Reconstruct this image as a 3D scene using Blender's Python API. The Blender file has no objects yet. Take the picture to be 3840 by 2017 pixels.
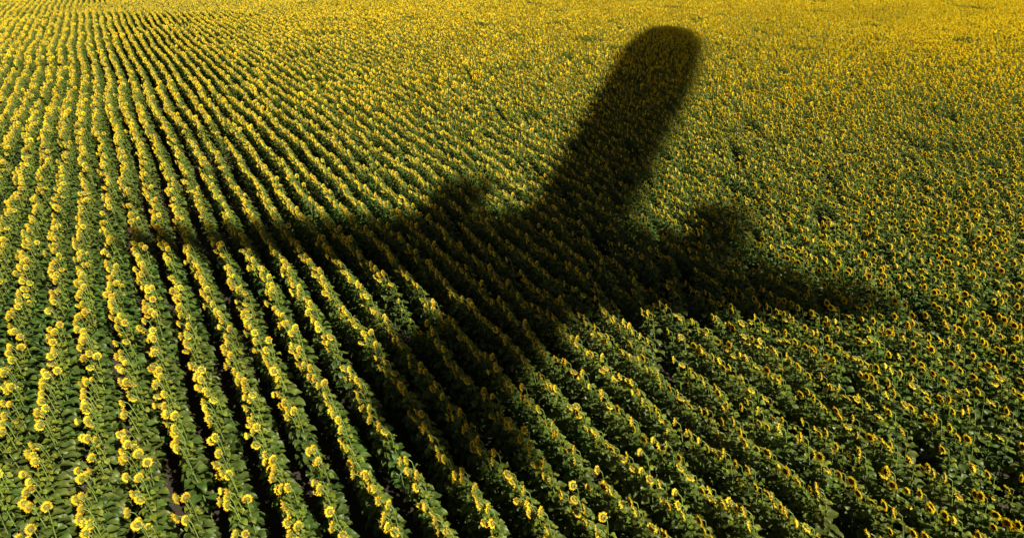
import bpy, math
import numpy as np
from mathutils import Vector, Matrix

# ------------------------------------------------------------------ camera, sky, sun, exposure
SC = bpy.context.scene
C = SC.collection
R = math.radians
CAM_Z = 10.29
cam_d = bpy.data.cameras.new('camera'); cam = bpy.data.objects.new('camera', cam_d); C.objects.link(cam)
cam.location = (0, 0, CAM_Z); cam.rotation_euler = (R(90 - 25.70), 0, 0)
cam_d.sensor_width = 36; cam_d.lens = 24.0; cam_d.clip_end = 6000; cam_d.clip_start = 0.1
SC.camera = cam

SUN_EL = R(44); SUN_AZ = (0.68, -0.73)           # ground direction towards the sun: behind the camera, to the right
_n = math.hypot(*SUN_AZ)
S = Vector((SUN_AZ[0] / _n * math.cos(SUN_EL), SUN_AZ[1] / _n * math.cos(SUN_EL), math.sin(SUN_EL)))
w = bpy.data.worlds.new('World'); SC.world = w; w.use_nodes = True
nt = w.node_tree
sky = nt.nodes.new('ShaderNodeTexSky'); sky.sky_type = 'NISHITA'; sky.sun_disc = False
sky.sun_elevation = SUN_EL; sky.sun_rotation = math.atan2(S.x, S.y)
sky.air_density = 0.35; sky.dust_density = 1.0; sky.ozone_density = 0.2
bg = nt.nodes['Background']; bg.inputs['Strength'].default_value = 0.05
tint = nt.nodes.new('ShaderNodeMix'); tint.data_type = 'RGBA'; tint.blend_type = 'MULTIPLY'; tint.inputs['Factor'].default_value = 1
tint.inputs['B'].default_value = (.84, .70, .43, 1)     # warm white balance of the morning sky
nt.links.new(sky.outputs[0], tint.inputs['A']); nt.links.new(tint.outputs['Result'], bg.inputs[0])
sun_d = bpy.data.lights.new('sun', 'SUN'); sun_d.energy = 5.0; sun_d.angle = R(0.6); sun_d.color = (1.0, 0.90, 0.68)
sun = bpy.data.objects.new('sun', sun_d); C.objects.link(sun)
sun.rotation_euler = S.to_track_quat('Z', 'Y').to_euler(); sun.location = (0, 0, 60)
SC.view_settings.view_transform = 'Standard'; SC.view_settings.look = 'None'
SC.view_settings.gamma = 1; SC.view_settings.exposure = 1.19
SC.cycles.max_bounces = 6; SC.cycles.transparent_max_bounces = 4
SC.cycles.diffuse_bounces = 3; SC.cycles.transmission_bounces = 4

rng = np.random.default_rng(11)

# ------------------------------------------------------------------ materials
def new_mat(name):
    m = bpy.data.materials.new(name); m.use_nodes = True
    t = m.node_tree; t.nodes.clear()
    out = t.nodes.new('ShaderNodeOutputMaterial')
    return m, t, out

def plant_mat(name, ca, cb, rough, trans, tcol, noise_scale=9.0, hue=0.02, val=0.35, spec=0.4, bump=0.0, drift=0.0):
    """two-tone noise colour, varied per plant, with light passing through thin tissue"""
    m, t, out = new_mat(name); N = t.nodes.new; L = t.links.new
    info = N('ShaderNodeObjectInfo'); geo = N('ShaderNodeNewGeometry')
    no = N('ShaderNodeTexNoise'); no.inputs['Scale'].default_value = noise_scale; no.inputs['Detail'].default_value = 3
    L(geo.outputs['Position'], no.inputs['Vector'])
    ramp = N('ShaderNodeMapRange'); ramp.inputs['From Min'].default_value = 0.35; ramp.inputs['From Max'].default_value = 0.65
    L(no.outputs['Fac'], ramp.inputs['Value'])
    mx = N('ShaderNodeMix'); mx.data_type = 'RGBA'
    mx.inputs['A'].default_value = (*ca, 1); mx.inputs['B'].default_value = (*cb, 1)
    L(ramp.outputs['Result'], mx.inputs['Factor'])
    hs = N('ShaderNodeHueSaturation')
    mr = N('ShaderNodeMapRange'); mr.inputs['To Min'].default_value = 0.5 - hue; mr.inputs['To Max'].default_value = 0.5 + hue
    L(info.outputs['Random'], mr.inputs['Value']); L(mr.outputs['Result'], hs.inputs['Hue'])
    m7 = N('ShaderNodeMath'); m7.operation = 'MULTIPLY'; m7.inputs[1].default_value = 37.13
    fr = N('ShaderNodeMath'); fr.operation = 'FRACT'
    L(info.outputs['Random'], m7.inputs[0]); L(m7.outputs[0], fr.inputs[0])
    mv = N('ShaderNodeMapRange'); mv.inputs['To Min'].default_value = 1 - val; mv.inputs['To Max'].default_value = 1 + val
    L(fr.outputs[0], mv.inputs['Value']); L(mv.outputs['Result'], hs.inputs['Value'])
    big = N('ShaderNodeTexNoise'); big.inputs['Scale'].default_value = .09; big.inputs['Detail'].default_value = 4; L(geo.outputs['Position'], big.inputs['Vector'])
    bm = N('ShaderNodeMapRange'); bm.inputs['From Min'].default_value = .3; bm.inputs['From Max'].default_value = .7
    bm.inputs['To Min'].default_value = 1 - drift; bm.inputs['To Max'].default_value = 1 + drift; L(big.outputs['Fac'], bm.inputs['Value'])
    mul = N('ShaderNodeMix'); mul.data_type = 'RGBA'; mul.blend_type = 'MULTIPLY'; mul.inputs['Factor'].default_value = 1
    cmb = N('ShaderNodeCombineColor'); L(bm.outputs['Result'], cmb.inputs[0]); cmb.inputs[1].default_value = 1; cmb.inputs[2].default_value = 1
    L(mx.outputs['Result'], mul.inputs['A']); L(cmb.outputs[0], mul.inputs['B'])
    L(mul.outputs['Result'], hs.inputs['Color'])
    p = N('ShaderNodeBsdfPrincipled'); p.inputs['Roughness'].default_value = rough
    p.inputs['Specular IOR Level'].default_value = spec
    L(hs.outputs['Color'], p.inputs['Base Color'])
    if bump:
        b = N('ShaderNodeBump'); b.inputs['Strength'].default_value = bump; b.inputs['Distance'].default_value = 0.01
        n2 = N('ShaderNodeTexNoise'); n2.inputs['Scale'].default_value = 60; L(geo.outputs['Position'], n2.inputs['Vector'])
        L(n2.outputs['Fac'], b.inputs['Height']); L(b.outputs['Normal'], p.inputs['Normal'])
    if trans > 0:
        tr = N('ShaderNodeBsdfTranslucent')
        mt = N('ShaderNodeMix'); mt.data_type = 'RGBA'; mt.blend_type = 'MULTIPLY'; mt.inputs['Factor'].default_value = 1
        mt.inputs['B'].default_value = (*tcol, 1); L(hs.outputs['Color'], mt.inputs['A']); L(mt.outputs['Result'], tr.inputs['Color'])
        ms = N('ShaderNodeMixShader'); ms.inputs['Fac'].default_value = trans
        L(p.outputs[0], ms.inputs[1]); L(tr.outputs[0], ms.inputs[2]); L(ms.outputs[0], out.inputs['Surface'])
    else:
        L(p.outputs[0], out.inputs['Surface'])
    return m

M_LEAF = plant_mat('leaf', (.034, .061, .010), (.070, .104, .020), .45, .25, (1.5, 1.6, .4), 7, .022, .38, .4, .3, .22)
M_GLOW_LEAF = plant_mat('far_glow_leaf', (.070, .094, .009), (.115, .135, .014), .5, .30, (1.5, 1.5, .4), 7, .022, .3, .35, .3, .15)  # yellower leaf colour paints in the golden glow over the far field
M_STEM = plant_mat('stem', (.085, .135, .03), (.13, .18, .04), .6, .0, (1, 1, 1), 12, .02, .25)
M_BACK = plant_mat('calyx', (.12, .13, .010), (.20, .18, .018), .6, .15, (1.2, 1.2, .5), 20, .02, .2)
M_GLOW_PETAL = plant_mat('far_glow_petal', (.92, .66, .012), (.95, .74, .030), .6, .5, (1.1, 1.2, .8), 14, .010, .10, .2)  # petal colour brightened to stand in for the far field's golden glow
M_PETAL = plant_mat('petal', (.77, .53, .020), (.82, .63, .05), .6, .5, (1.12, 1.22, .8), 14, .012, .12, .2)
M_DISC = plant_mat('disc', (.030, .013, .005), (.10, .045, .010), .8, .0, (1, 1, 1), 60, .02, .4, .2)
M_GLOW_DISC = plant_mat('far_glow_disc', (.34, .16, .010), (.52, .30, .02), .8, .0, (1, 1, 1), 60, .01, .2, .2)  # disc coloured golden as part of the painted far glow
M_YOUNG = plant_mat('young_leaf', (.095, .130, .012), (.15, .18, .022), .5, .35, (1.4, 1.5, .4), 12, .02, .25, .3)
M_BUD = plant_mat('bud', (.16, .25, .05), (.24, .30, .07), .6, .1, (1, 1, 1), 30, .02, .2)

def soil_mat():
    m, t, out = new_mat('soil'); N = t.nodes.new; L = t.links.new
    geo = N('ShaderNodeNewGeometry')
    n1 = N('ShaderNodeTexNoise'); n1.inputs['Scale'].default_value = 1.6; n1.inputs['Detail'].default_value = 8
    n2 = N('ShaderNodeTexNoise'); n2.inputs['Scale'].default_value = 14; n2.inputs['Detail'].default_value = 6
    L(geo.outputs['Position'], n1.inputs['Vector']); L(geo.outputs['Position'], n2.inputs['Vector'])
    mx = N('ShaderNodeMix'); mx.data_type = 'RGBA'; mx.inputs['A'].default_value = (.012, .009, .006, 1); mx.inputs['B'].default_value = (.034, .024, .014, 1)
    L(n1.outputs['Fac'], mx.inputs['Factor'])
    b = N('ShaderNodeBump'); b.inputs['Distance'].default_value = .04; L(n2.outputs['Fac'], b.inputs['Height'])
    p = N('ShaderNodeBsdfPrincipled'); p.inputs['Roughness'].default_value = .95
    L(mx.outputs['Result'], p.inputs['Base Color']); L(b.outputs['Normal'], p.inputs['Normal']); L(p.outputs[0], out.inputs['Surface'])
    return m
M_SOIL = soil_mat()

# ------------------------------------------------------------------ mesh helpers
class MB:
    def __init__(s): s.v = []; s.f = []; s.m = []
    def add(s, verts, faces, mi=0):
        o = len(s.v); s.v.extend([tuple(map(float, v)) for v in verts])
        s.f.extend([tuple(o + i for i in f) for f in faces]); s.m.extend([mi] * len(faces))
    def mesh(s, name, mats, smooth=True):
        me = bpy.data.meshes.new(name); me.from_pydata(s.v, [], s.f)
        for m in mats: me.materials.append(m)
        me.polygons.foreach_set('material_index', s.m)
        me.polygons.foreach_set('use_smooth', [smooth] * len(s.f)); me.update()
        return me

def tube(mb, pts, rad, sides=6, mi=0):
    pts = [np.array(p, float) for p in pts]; vs = []; n = len(pts)
    for i, p in enumerate(pts):
        d = pts[min(i + 1, n - 1)] - pts[max(i - 1, 0)]; d /= np.linalg.norm(d) + 1e-9
        a = np.cross(d, (0, 1, 0.01)); a /= np.linalg.norm(a) + 1e-9; b = np.cross(d, a)
        for k in range(sides):
            t = 2 * math.pi * k / sides
            vs.append(p + rad[i] * (math.cos(t) * a + math.sin(t) * b))
    fs = []
    for i in range(n - 1):
        for k in range(sides):
            k2 = (k + 1) % sides
            fs.append((i * sides + k, i * sides + k2, (i + 1) * sides + k2, (i + 1) * sides + k))
    fs.append(tuple(range((n - 1) * sides, n * sides)))
    mb.add(vs, fs, mi)

def leaf(mb, base, az, length, width, rise, droop, twist, mi=0, cup=0.25, stalk=0.5):
    """petiole plus a heart-shaped blade folded along its midrib and drooping to the tip"""
    r = np.array([math.cos(az), math.sin(az), 0.]); z = np.array([0, 0, 1.]); side0 = np.cross(z, r)
    b = np.array(base, float); sl = length * stalk
    e = b + r * sl * math.cos(rise) + z * sl * math.sin(rise)
    mid = (b + e) / 2 + z * sl * 0.08
    tube(mb, [b, mid, e], [.006, .005, .004], 3, mi)
    na, nc = 7, 4
    prof = [.46, .92, 1.0, .90, .68, .40, .02]
    vs = []; p = e.copy(); ang = rise * .5
    side = side0 * math.cos(twist) + z * math.sin(twist)
    for i in range(na):
        d = r * math.cos(ang) + z * math.sin(ang)
        if i: p = p + d * length / (na - 1)
        up = np.cross(d, side); up /= np.linalg.norm(up)
        if up[2] < 0: up = -up
        for j in range(nc + 1):
            u = j / nc * 2 - 1; hw = width / 2 * prof[i]
            back = -length * .13 if (i == 0 and abs(u) > .9) else 0
            wav = .012 * math.sin(5.0 * i + 3 * u + az * 7)
            vs.append(p + side * u * hw + up * (cup * hw * (abs(u) ** 1.3) + wav * abs(u)) + d * back)
        ang -= droop / (na - 1)
    fs = []
    for i in range(na - 1):
        for j in range(nc):
            a = i * (nc + 1) + j
            fs.append((a, a + 1, a + nc + 2, a + nc + 1))
    mb.add(vs, fs, mi)

def frame_of(n):
    n = np.array(n, float); n /= np.linalg.norm(n)
    u = np.cross((0, 0, 1.), n); u /= np.linalg.norm(u) + 1e-9
    return n, u, np.cross(n, u)

def head_back(mb, c, n, r, g, mi=0):
    """green receptacle behind the disc and its pointed bracts"""
    n, u, v = frame_of(n); c = np.array(c)
    rings = [(-.050, .18), (-.040, .62), (-.018, .96), (.004, 1.02)]; K = 12; vs = []
    for (h, k) in rings:
        for q in range(K):
            t = 2 * math.pi * q / K; vs.append(c + n * h * (r / .075) + (u * math.cos(t) + v * math.sin(t)) * r * k)
    fs = [(i * K + q, i * K + (q + 1) % K, (i + 1) * K + (q + 1) % K, (i + 1) * K + q) for i in range(3) for q in range(K)]
    fs.append(tuple(reversed(range(K)))); mb.add(vs, fs, mi)
    nb = 15
    for q in range(nb):
        t = 2 * math.pi * (q + g.uniform(-.2, .2)) / nb; d = u * math.cos(t) + v * math.sin(t); s = np.cross(n, d)
        b0 = c + d * r * .80 - n * .022; l = r * g.uniform(.25, .45); ww = r * .17
        tip = b0 + d * l - n * r * g.uniform(-.1, .35)
        mid = (b0 + tip) / 2 - n * .004
        mb.add([b0 - s * ww * .8, b0 + s * ww * .8, mid + s * ww, tip, mid - s * ww], [(0, 1, 2, 4), (4, 2, 3)], mi)

def petals(mb, c, n, r, ln, g, mi=0, count=24, forward=.25, ragged=.12, missing=0.03):
    n, u, v = frame_of(n); c = np.array(c)
    for layer in range(2):
        cnt = count if layer == 0 else count - 5
        for q in range(cnt):
            if g.random() < missing: continue
            t = 2 * math.pi * (q + .5 * layer + g.uniform(-.3, .3)) / cnt
            d = u * math.cos(t) + v * math.sin(t); s = np.cross(n, d)
            l = ln * g.uniform(1 - ragged * 2, 1 + ragged) * (1 if layer == 0 else .9); ww = .0145 * g.uniform(.85, 1.2) * (r / .075)
            f = forward + g.normal(0, .22) + .12 * layer
            tw = g.normal(0, .35); s2 = s * math.cos(tw) + n * math.sin(tw)
            b0 = c + d * r * .93 + n * .004 * layer
            m1 = b0 + d * l * .45 + n * l * f * .30; tip = b0 + d * l * (1 - .25 * abs(f)) + n * l * f
            m2 = b0 * .25 + tip * .75 + n * l * .02
            mb.add([b0 - s2 * ww * .5, b0 + s2 * ww * .5, m1 + s2 * ww, m2 + s2 * ww * .75, tip, m2 - s2 * ww * .75, m1 - s2 * ww],
                   [(0, 1, 2, 6), (6, 2, 3, 5), (5, 3, 4)], mi)

def disc(mb, c, n, r, g, mi=0):
    n, u, v = frame_of(n); c = np.array(c)
    rings = [(.008, .99), (.020, .84), (.019, .55), (.012, .25)]; K = 14; vs = []
    for (h, k) in rings:
        for q in range(K):
            t = 2 * math.pi * q / K; vs.append(c + n * h + (u * math.cos(t) + v * math.sin(t)) * r * k * g.uniform(.97, 1.03))
    vs.append(c + n * .010)
    fs = [(i * K + q, i * K + (q + 1) % K, (i + 1) * K + (q + 1) % K, (i + 1) * K + q) for i in range(3) for q in range(K)]
    fs += [(3 * K + q, 3 * K + (q + 1) % K, 4 * K) for q in range(K)]
    mb.add(vs, fs, mi)

# ------------------------------------------------------------------ one sunflower variant as five part meshes; it faces local +X
KINDS = {  # kind: (count of variants, words for the label)
    'full': (8, 'round-headed'), 'nodding': (3, 'nodding'), 'young': (2, 'half-open'), 'budding': (1, 'budding'), 'golden': (5, 'golden')}
def build_variant(kind, k):
    g = np.random.default_rng(100 + hash_kind(kind) * 20 + k)
    H = {'full': 1.62, 'nodding': 1.56, 'young': 1.60, 'budding': 1.42, 'golden': 1.64}[kind] * g.uniform(.98, 1.02)
    lean = g.uniform(.13, .20); wob = g.normal(0, .02)
    def axis(z):
        s = z / H
        return np.array([lean * s ** 1.8, wob * math.sin(3 * s), z])
    pitch = {'full': g.uniform(.0, .55), 'nodding': g.uniform(.7, 1.15), 'young': g.uniform(-.1, .3), 'budding': -1.2, 'golden': g.uniform(-.35, .25)}[kind]
    hn = np.array([math.cos(pitch), g.normal(0, .12), -math.sin(pitch)]); hn /= np.linalg.norm(hn)
    top = axis(H)
    neck = .10 if kind != 'budding' else .03
    c = top + np.array([neck + .02, 0, .085 - .06 * max(pitch, 0)])
    st = MB()
    pts = [axis(H * q) for q in (0, .2, .4, .6, .8, .93, 1.0)]
    back = c - hn * .045
    pts += [top + np.array([.015, 0, .045]) if kind != 'budding' else top + np.array([.01, 0, .02]), (top + np.array([.05, 0, .075]) + back) / 2 if kind != 'budding' else (top + back) / 2 + np.array([0, 0, .01]), back]
    tube(st, pts, [.014, .013, .012, .011, .009, .008, .007, .007, .009, .014], 6)
    fo = MB(); nl = 21; az0 = g.uniform(0, 6.28)
    for q in range(nl):
        s = .16 + .79 * (q / (nl - 1)) ** .92; z = H * s
        L = (.208 - .13 * max(0, s - .62) / .34) * g.uniform(.85, 1.15)
        if s < .3: L *= .8
        az = az0 + q * 2.3998 + g.normal(0, .2)
        leaf(fo, axis(z), az, L, L * g.uniform(.74, .92), g.uniform(.25, .7), g.uniform(.6, 1.5), g.normal(0, .18), int(s > .82), g.uniform(.1, .4), .48)
    rr = {'full': g.uniform(.044, .060), 'nodding': g.uniform(.052, .064), 'young': g.uniform(.042, .05), 'budding': .03, 'golden': g.uniform(.050, .056)}[kind]
    hb = MB(); head_back(hb, c, hn, rr, g)
    pe = MB(); di = MB()
    if kind == 'budding':
        petals(pe, c, hn, rr, .03, g, 0, 14, 1.2, .2, .2)
    else:
        petals(pe, c, hn, rr, {'full': .053, 'nodding': .046, 'young': .040, 'golden': .076}[kind], g, 0, 27, .12 if kind != 'young' else .9, .14, .04 if kind != 'nodding' else .12)
    disc(di, c, hn, rr, g)
    return st, fo, hb, pe, di
def hash_kind(k): return list(KINDS).index(k)

VAR = []   # (kind, part meshes dict, joined mesh)
for kind, (n, _) in KINDS.items():
    for k in range(n):
        st, fo, hb, pe, di = build_variant(kind, k)
        dm = {'budding': M_BUD, 'golden': M_GLOW_DISC}.get(kind, M_DISC)
        lm = M_GLOW_LEAF if kind == 'golden' else M_LEAF
        pm = M_GLOW_PETAL if kind == 'golden' else M_PETAL
        parts = {'stem': st.mesh('stem', [M_STEM]), 'leaves': fo.mesh('leaves', [lm, M_YOUNG]), 'flower_head': hb.mesh('flower_head', [M_BACK]),
                 'petals': pe.mesh('petals', [pm]), 'seed_disc': di.mesh('seed_disc', [dm])}
        j = MB()
        for mi, b in enumerate((st, fo, hb, pe, di)):
            j.add(b.v, b.f, mi)
            if b is fo: j.m[-len(b.f):] = [5 if q else 1 for q in b.m]
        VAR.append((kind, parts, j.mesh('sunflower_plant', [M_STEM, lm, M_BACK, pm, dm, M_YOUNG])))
NV = len(VAR)
PROB = np.array([{'full': .093, 'nodding': .053, 'young': .035, 'budding': .027, 'golden': 0}[v[0]] for v in VAR]); PROB /= PROB.sum()

# ------------------------------------------------------------------ the ground
g = MB(); g.add([(-3000, -3000, 0), (3000, -3000, 0), (3000, 3000, 0), (-3000, 3000, 0)], [(0, 1, 2, 3)])
ground = bpy.data.objects.new('ground', g.mesh('ground', [M_SOIL])); C.objects.link(ground); ground['kind'] = 'structure'
ground['label'] = 'dark brown soil between the sunflower rows'

# ------------------------------------------------------------------ where the sunflowers stand
ROW = R(29.7); SP = 0.75; STEP = 0.155
rd = np.array([-math.sin(ROW), math.cos(ROW)]); rn = np.array([math.cos(ROW), math.sin(ROW)])
P0 = -1.79                                          # lateral offset of the row below the point where rows meet
def waves(seed, n, lo, hi):
    q = np.random.default_rng(seed); a = q.uniform(0, 6.283, n); k = q.uniform(lo, hi, n); ph = q.uniform(0, 6.283, n)
    return lambda x, y: sum(np.sin((x * math.cos(a[i]) + y * math.sin(a[i])) * k[i] + ph[i]) for i in range(n)) / math.sqrt(n / 2)
drift = waves(3, 6, .05, .35); patch = waves(5, 10, .25, 1.3); vig = waves(8, 8, .1, .6)
xs, ys, rows_i, seq = [], [], [], []
FAR = 140
for n in range(-190, 230):
    lat = P0 + n * SP
    t = np.arange(-60, 260, STEP); t = t + rng.normal(0, .035, t.size)
    ph = rng.uniform(0, 6.28, 3); am = rng.uniform(.025, .06, 3)
    l = lat + am[0] * np.sin(t * .9 + ph[0]) + am[1] * np.sin(t * .37 + ph[1]) + am[2] * np.sin(t * 1.9 + ph[2]) + rng.normal(0, .010, t.size)
    x = rd[0] * t + rn[0] * l; y = rd[1] * t + rn[1] * l
    d = drift(x, y) * .10; x += rn[0] * d; y += rn[1] * d
    keep = (y > 2.5) & (y < FAR) & (np.abs(x) < 6 + y * .80 + 4) & (rng.random(t.size) > .07)
    for q in np.where(rng.random(t.size) < STEP / 14.0)[0]:   # seed drill misses: short empty runs
        keep[q:q + rng.integers(2, 7)] = False
    xs.append(x[keep]); ys.append(y[keep]); rows_i.append(np.full(keep.sum(), n))
X = np.concatenate(xs); Y = np.concatenate(ys); RI = np.concatenate(rows_i)
pa = patch(X, Y)
keep = ~((pa > 2.3) & (rng.random(X.size) < .6))
X, Y, RI, pa = X[keep], Y[keep], RI[keep], pa[keep]
N = X.size
# beyond the headland in the far left the next sowing is broadcast denser, without open rows
hl = (Y > 97) & (X < -28) & (X > -62)
X[hl] += rng.uniform(-.38, .38, hl.sum()); Y[hl] += rng.uniform(-.3, .3, hl.sum())
VI = rng.choice(NV, N, p=PROB)
# bigger, brighter-coloured heads and yellower leaves stand in for the far golden glow
west = np.exp(-((np.degrees(np.arctan2(-X, Y)) - 28) / 12.0) ** 2)       # a strip given less of the painted glow, so its rows stay clear
far_glow = np.clip((np.hypot(X * .6, Y) - 30) / 55 + .10 * vig(X, Y), 0, .93) * (1 - .85 * west)
gold = rng.random(N) < far_glow; VI[gold] = rng.choice([k for k in range(NV) if VAR[k][0] == 'golden'], gold.sum())
vg = vig(X, Y)
SCL = np.clip(rng.normal(1.0, .024, N) + .03 * vg, .78, 1.18)
low = (pa > 1.75) & (rng.random(N) < .7); SCL[low] *= .78
runt = rng.random(N) < .05; SCL[runt] *= .82
tall = rng.random(N) < .015; SCL[tall] *= 1.10; X[tall] += rng.normal(0, .10, tall.sum()); Y[tall] += rng.normal(0, .10, tall.sum())
RZ = R(175) + rng.normal(0, R(15), N); RZ[gold] += rng.normal(0, R(20), gold.sum()); TX = rng.normal(0, R(1.4), N); TY = rng.normal(0, R(1.4), N) + R(3)

# which 300 show largest: heads in the frame and nearest along the view axis
cp, sp_ = math.cos(R(25.70)), math.sin(R(25.70))
Zh = 1.68 * SCL; hx = X - .27
depth = Y * cp - (Zh - CAM_Z) * sp_; upv = Y * sp_ + (Zh - CAM_Z) * cp
fx = 24 / 36
u = hx / depth * fx; v = upv / depth * fx
inside = (np.abs(u) < .497) & (v > -.2622 + .004) & (v < .26)
order = np.where(inside)[0]; order = order[np.argsort(depth[order])][:300]
solo = np.zeros(N, bool); solo[order] = True

# ------------------------------------------------------------------ 300 individual sunflowers
NUM = ('zeroth first second third fourth fifth sixth seventh eighth ninth tenth eleventh twelfth thirteenth fourteenth fifteenth sixteenth '
       'seventeenth eighteenth nineteenth twentieth twenty-first twenty-second twenty-third twenty-fourth twenty-fifth twenty-sixth '
       'twenty-seventh twenty-eighth twenty-ninth thirtieth').split()
rowset = sorted(set(RI[order])); rank = {}
for r_ in rowset:
    mem = [i for i in order if RI[i] == r_]; mem.sort(key=lambda i: v[i])
    for q, i in enumerate(mem): rank[i] = (q + 1, rowset.index(r_) + 1)
def rot_of(i): return (TX[i], TY[i], RZ[i])
for i in order:
    kind, parts, _ = VAR[VI[i]]
    e = bpy.data.objects.new('sunflower', None); C.objects.link(e); e.empty_display_size = .2
    e.location = (X[i], Y[i], 0); e.rotation_euler = rot_of(i); s = SCL[i]; e.scale = (s, s, s)
    a, b = rank[i]
    look = KINDS[kind][1]
    if runt[i] and kind == 'full': look = 'short'
    if tall[i] and kind == 'full': look = 'tall'
    e['label'] = '%s sunflower, %s plant up from the bottom edge in the %s row from the left' % (look, NUM[a], NUM[b])
    e['category'] = 'sunflower'; e['group'] = 'sunflowers along the near edge of the field'
    made = {}
    for pn in ('stem', 'leaves', 'flower_head', 'petals', 'seed_disc'):
        o = bpy.data.objects.new(pn, parts[pn]); C.objects.link(o)
        o.parent = made['flower_head'] if pn in ('petals', 'seed_disc') else e
        made[pn] = o

# ------------------------------------------------------------------ the rest of the field: one object of instances
rest = np.where(~solo)[0]
me = bpy.data.meshes.new('sunflower_field'); me.vertices.add(rest.size)
co = np.zeros((rest.size, 3)); co[:, 0] = X[rest]; co[:, 1] = Y[rest]; me.vertices.foreach_set('co', co.ravel())
a = me.attributes.new('rot', 'FLOAT_VECTOR', 'POINT'); a.data.foreach_set('vector', np.stack([TX[rest], TY[rest], RZ[rest]], 1).ravel())
a = me.attributes.new('scl', 'FLOAT', 'POINT'); a.data.foreach_set('value', SCL[rest])
a = me.attributes.new('variant', 'INT', 'POINT'); a.data.foreach_set('value', VI[rest].astype(np.int32))
me.update()
field = bpy.data.objects.new('sunflower_field', me); C.objects.link(field)
field['kind'] = 'stuff'; field['label'] = 'sunflower field in parallel rows running away to the upper left'; field['category'] = 'sunflower field'
src = bpy.data.collections.new('plant_kinds')
for k, (_, _, jm) in enumerate(VAR):
    o = bpy.data.objects.new('sunflower_kind_%02d' % k, jm); src.objects.link(o)
ng = bpy.data.node_groups.new('sow', 'GeometryNodeTree')
ng.interface.new_socket('Geometry', in_out='INPUT', socket_type='NodeSocketGeometry')
ng.interface.new_socket('Geometry', in_out='OUTPUT', socket_type='NodeSocketGeometry')
gi = ng.nodes.new('NodeGroupInput'); go = ng.nodes.new('NodeGroupOutput')
ci = ng.nodes.new('GeometryNodeCollectionInfo'); ci.inputs['Collection'].default_value = src
ci.inputs['Separate Children'].default_value = True; ci.inputs['Reset Children'].default_value = True
ip = ng.nodes.new('GeometryNodeInstanceOnPoints'); ip.inputs['Pick Instance'].default_value = True
def attr(name, typ):
    n = ng.nodes.new('GeometryNodeInputNamedAttribute'); n.data_type = typ; n.inputs['Name'].default_value = name
    return n.outputs['Attribute']
e2r = ng.nodes.new('FunctionNodeEulerToRotation')
ng.links.new(attr('rot', 'FLOAT_VECTOR'), e2r.inputs[0]); ng.links.new(e2r.outputs[0], ip.inputs['Rotation'])
ng.links.new(attr('scl', 'FLOAT'), ip.inputs['Scale']); ng.links.new(attr('variant', 'INT'), ip.inputs['Instance Index'])
ng.links.new(gi.outputs[0], ip.inputs['Points']); ng.links.new(ci.outputs[0], ip.inputs['Instance']); ng.links.new(ip.outputs[0], go.inputs[0])
mod = field.modifiers.new('sow', 'NODES'); mod.node_group = ng

# ------------------------------------------------------------------ the airliner whose shadow falls on the field (above and behind the camera)
AX = np.array([.262, .965]); AX /= np.linalg.norm(AX); LX = np.array([AX[1], -AX[0]])
ORG = np.array([-.84, 10.7])
SA = np.array(S); k_ax = -(AX[0] * SA[0] + AX[1] * SA[1]); k_lx = -(LX[0] * SA[0] + LX[1] * SA[1])
TOP = 1.6
def sky_pt(gx, gy, thick=0.0):
    """the point, on a sheet square to the sunlight, whose shadow falls at (gx, gy) on the flower tops"""
    d = np.array([gx, gy]) - ORG; s = d @ AX; l = d @ LX
    t = 72 + 1.6 * k_ax * s + k_lx * l + thick
    return np.array([gx, gy, TOP]) + SA * t
def paint(name, col, rough, metal=0.0):
    m, t, out = new_mat(name); p = t.nodes.new('ShaderNodeBsdfPrincipled'); p.inputs['Base Color'].default_value = (*col, 1)
    n = t.nodes.new('ShaderNodeTexNoise'); n.inputs['Scale'].default_value = 2
    r = t.nodes.new('ShaderNodeMapRange'); r.inputs['To Min'].default_value = rough * .7; r.inputs['To Max'].default_value = rough * 1.3
    t.links.new(n.outputs['Fac'], r.inputs['Value']); t.links.new(r.outputs['Result'], p.inputs['Roughness'])
    p.inputs['Metallic'].default_value = metal; t.links.new(p.outputs[0], out.inputs['Surface']); return m
M_WHITE = paint('white_paint', (.78, .78, .78), .3); M_GREY = paint('grey_metal', (.45, .46, .48), .35, .8); M_DARK = paint('dark_glass', (.02, .02, .025), .1)
jet = bpy.data.objects.new('airliner', None); C.objects.link(jet)
jet['label'] = 'white airliner overhead casting the large dark shadow on the field'; jet['category'] = 'airliner'
jc = sky_pt(2.0, 21.6); jet.location = tuple(jc)
def jpart(name, mb, mat, parent=jet):
    mb.v = [tuple(np.array(p) - jc) for p in mb.v]
    o = bpy.data.objects.new(name, mb.mesh(name, [mat])); C.objects.link(o); o.parent = parent; return o
FUS = [  # left and right edge of the shadow of the fuselage, tail to nose
    ((-1.30, 9.4), (-.60, 9.2)), ((-1.75, 10.9), (-.1, 10.5)), ((-1.75, 12.6), (.35, 12.2)), ((-1.65, 14.6), (1.20, 13.9)),
    ((-.9, 18.2), (2.9, 17.2)), ((.35, 22.4), (4.2, 21.4)), ((1.45, 27.0), (5.7, 25.9)), ((2.75, 32.6), (7.35, 31.4)),
    ((4.3, 39.6), (9.6, 38.2)), ((6.0, 47.0), (12.0, 45.4)), ((7.8, 54.8), (14.2, 53.0)), ((9.2, 61.5), (16.1, 59.7)), ((10.7, 66.6), (17.4, 65.0)),
    ((12.0, 71.0), (18.3, 69.6)), ((13.3, 75.0), (18.7, 73.8)), ((14.6, 78.2), (18.6, 77.2)), ((16.0, 80.2), (17.9, 79.8))]
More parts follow.
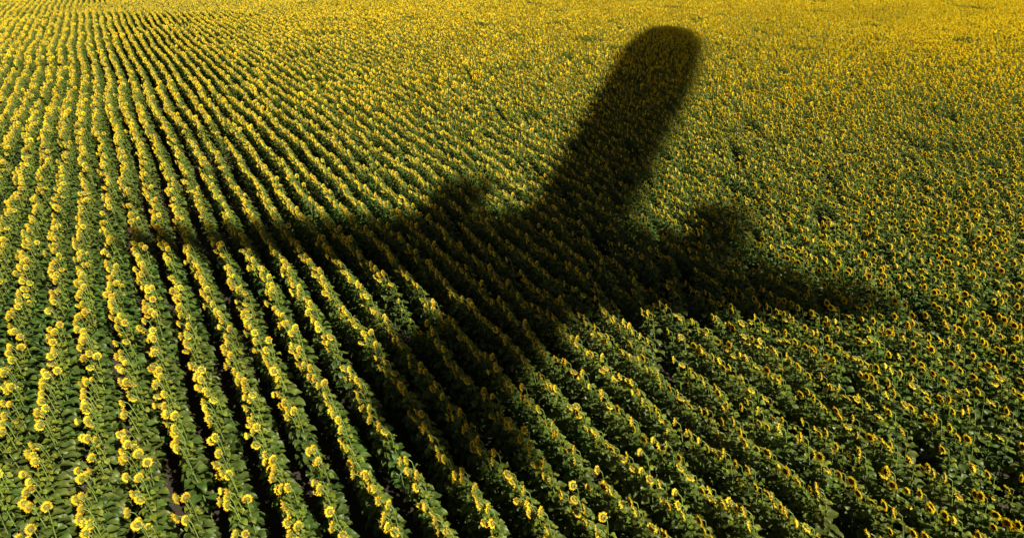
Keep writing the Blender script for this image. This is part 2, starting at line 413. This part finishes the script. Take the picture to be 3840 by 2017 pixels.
def loft(secs, flat=1.0, K=20):
    mb = MB(); vs = []
    for (l, r) in secs:
        l = np.array(l); r = np.array(r); c = (l + r) / 2; h = (r - l) / 2; th = np.linalg.norm(h) * flat
        for q in range(K):
            a = 2 * math.pi * q / K; p = c + h * math.cos(a); vs.append(sky_pt(p[0], p[1], th * math.sin(a)))
    n = len(secs)
    fs = [(i * K + q, i * K + (q + 1) % K, (i + 1) * K + (q + 1) % K, (i + 1) * K + q) for i in range(n - 1) for q in range(K)]
    fs.append(tuple(range(K))); fs.append(tuple(range((n - 1) * K, n * K))); mb.add(vs, fs); return mb
jpart('fuselage', loft(FUS, .9), M_WHITE)
def blade(le, te, thick):
    """wing or tail surface lofted from root to tip with an aerofoil section"""
    mb = MB(); vs = []; K = 10
    for (a, b) in zip(le, te):
        a = np.array(a); b = np.array(b); ch = np.linalg.norm(a - b)
        for q in range(K):
            t = 2 * math.pi * q / K; f = .5 - .5 * math.cos(t); p = a + (b - a) * f
            vs.append(sky_pt(p[0], p[1], thick * ch * math.sin(t) * (1 - .5 * f)))
    n = len(le)
    fs = [(i * K + q, i * K + (q + 1) % K, (i + 1) * K + (q + 1) % K, (i + 1) * K + q) for i in range(n - 1) for q in range(K)]
    fs += [tuple(range(K)), tuple(range((n - 1) * K, n * K))]; mb.add(vs, fs); return mb
jpart('wing', blade([(1.2, 23.6), (-2.2, 22.9), (-7.9, 22.3), (-13.3, 21.3)], [(-.4, 15.2), (-2.8, 17.2), (-7.2, 19.1), (-12.9, 19.9)], .06), M_WHITE)
jpart('wing', blade([(3.7, 23.0), (5.4, 21.2), (8.4, 18.3), (10.7, 16.2)], [(1.0, 14.8), (3.3, 15.8), (6.7, 15.4), (10.2, 15.3)], .06), M_WHITE)
jpart('horizontal_stabilizer', blade([(-1.0, 16.2), (-2.0, 15.7), (-3.15, 14.8)], [(-1.2, 10.5), (-2.2, 10.6), (-3.0, 11.1)], .05), M_WHITE)
jpart('horizontal_stabilizer', blade([(.2, 12.2), (.6, 11.0), (.85, 9.9)], [(-.8, 10.0), (0, 9.7), (.6, 9.5)], .05), M_WHITE)
def nacelle(a, b, wd, name='engine'):
    a = np.array(a); b = np.array(b); d = (b - a) / np.linalg.norm(b - a); s = np.array([d[1], -d[0]])
    secs = []
    for f, k in ((0, .5), (.15, .75), (.5, 1.0), (.85, 1.02), (1.0, .9)):
        p = a + (b - a) * f; secs.append((tuple(p - s * wd * k), tuple(p + s * wd * k)))
    o = jpart(name, loft(secs, 1.0, 16), M_GREY)
    p = b - d * .02; secs = [(tuple(p - s * wd * .8), tuple(p + s * wd * .8)), (tuple(p + d * .05 - s * wd * .7), tuple(p + d * .05 + s * wd * .7))]
    jpart('intake', loft(secs, 1.0, 16), M_DARK, o)
nacelle((-2.8, 19.4), (-1.65, 26.7), 1.2); nacelle((6.0, 17.3), (7.75, 23.7), 1.1)
# fin stands square to the wings, towards the sun, so it adds almost nothing to the shadow
mb = MB(); prof = [((-.75, 10.4), 0.5), ((.15, 14.6), 0.8), ((-.35, 12.4), 5.2), ((-.75, 10.6), 5.4)]; vs = []
for sgn in (-.10, .10):
    for (p, t) in prof: q = np.array(p) + LX * sgn; vs.append(sky_pt(q[0], q[1], t))
mb.add(vs, [(0, 1, 2, 3), (7, 6, 5, 4), (0, 4, 5, 1), (1, 5, 6, 2), (2, 6, 7, 3), (3, 7, 4, 0)]); jpart('tail_fin', mb, M_WHITE)
secs = [((14.3, 76.6), (18.5, 75.6)), ((15.1, 78.8), (18.6, 78.0))]
mb = MB(); vs = []
for (l, r) in secs:
    l = np.array(l); r = np.array(r); c = (l + r) / 2; h = (r - l) / 2; th = np.linalg.norm(h) * .92
    for q in range(7):
        a_ = math.pi * (.2 + .6 * q / 6); p = c + h * math.cos(a_) * .99; vs.append(sky_pt(p[0], p[1], th * math.sin(a_) + .03))
mb.add(vs, [(q, q + 1, 8 + q, 7 + q) for q in range(6)]); jpart('cockpit_window', mb, M_DARK)
print('plants', N, 'rows in strip', len(rowset))
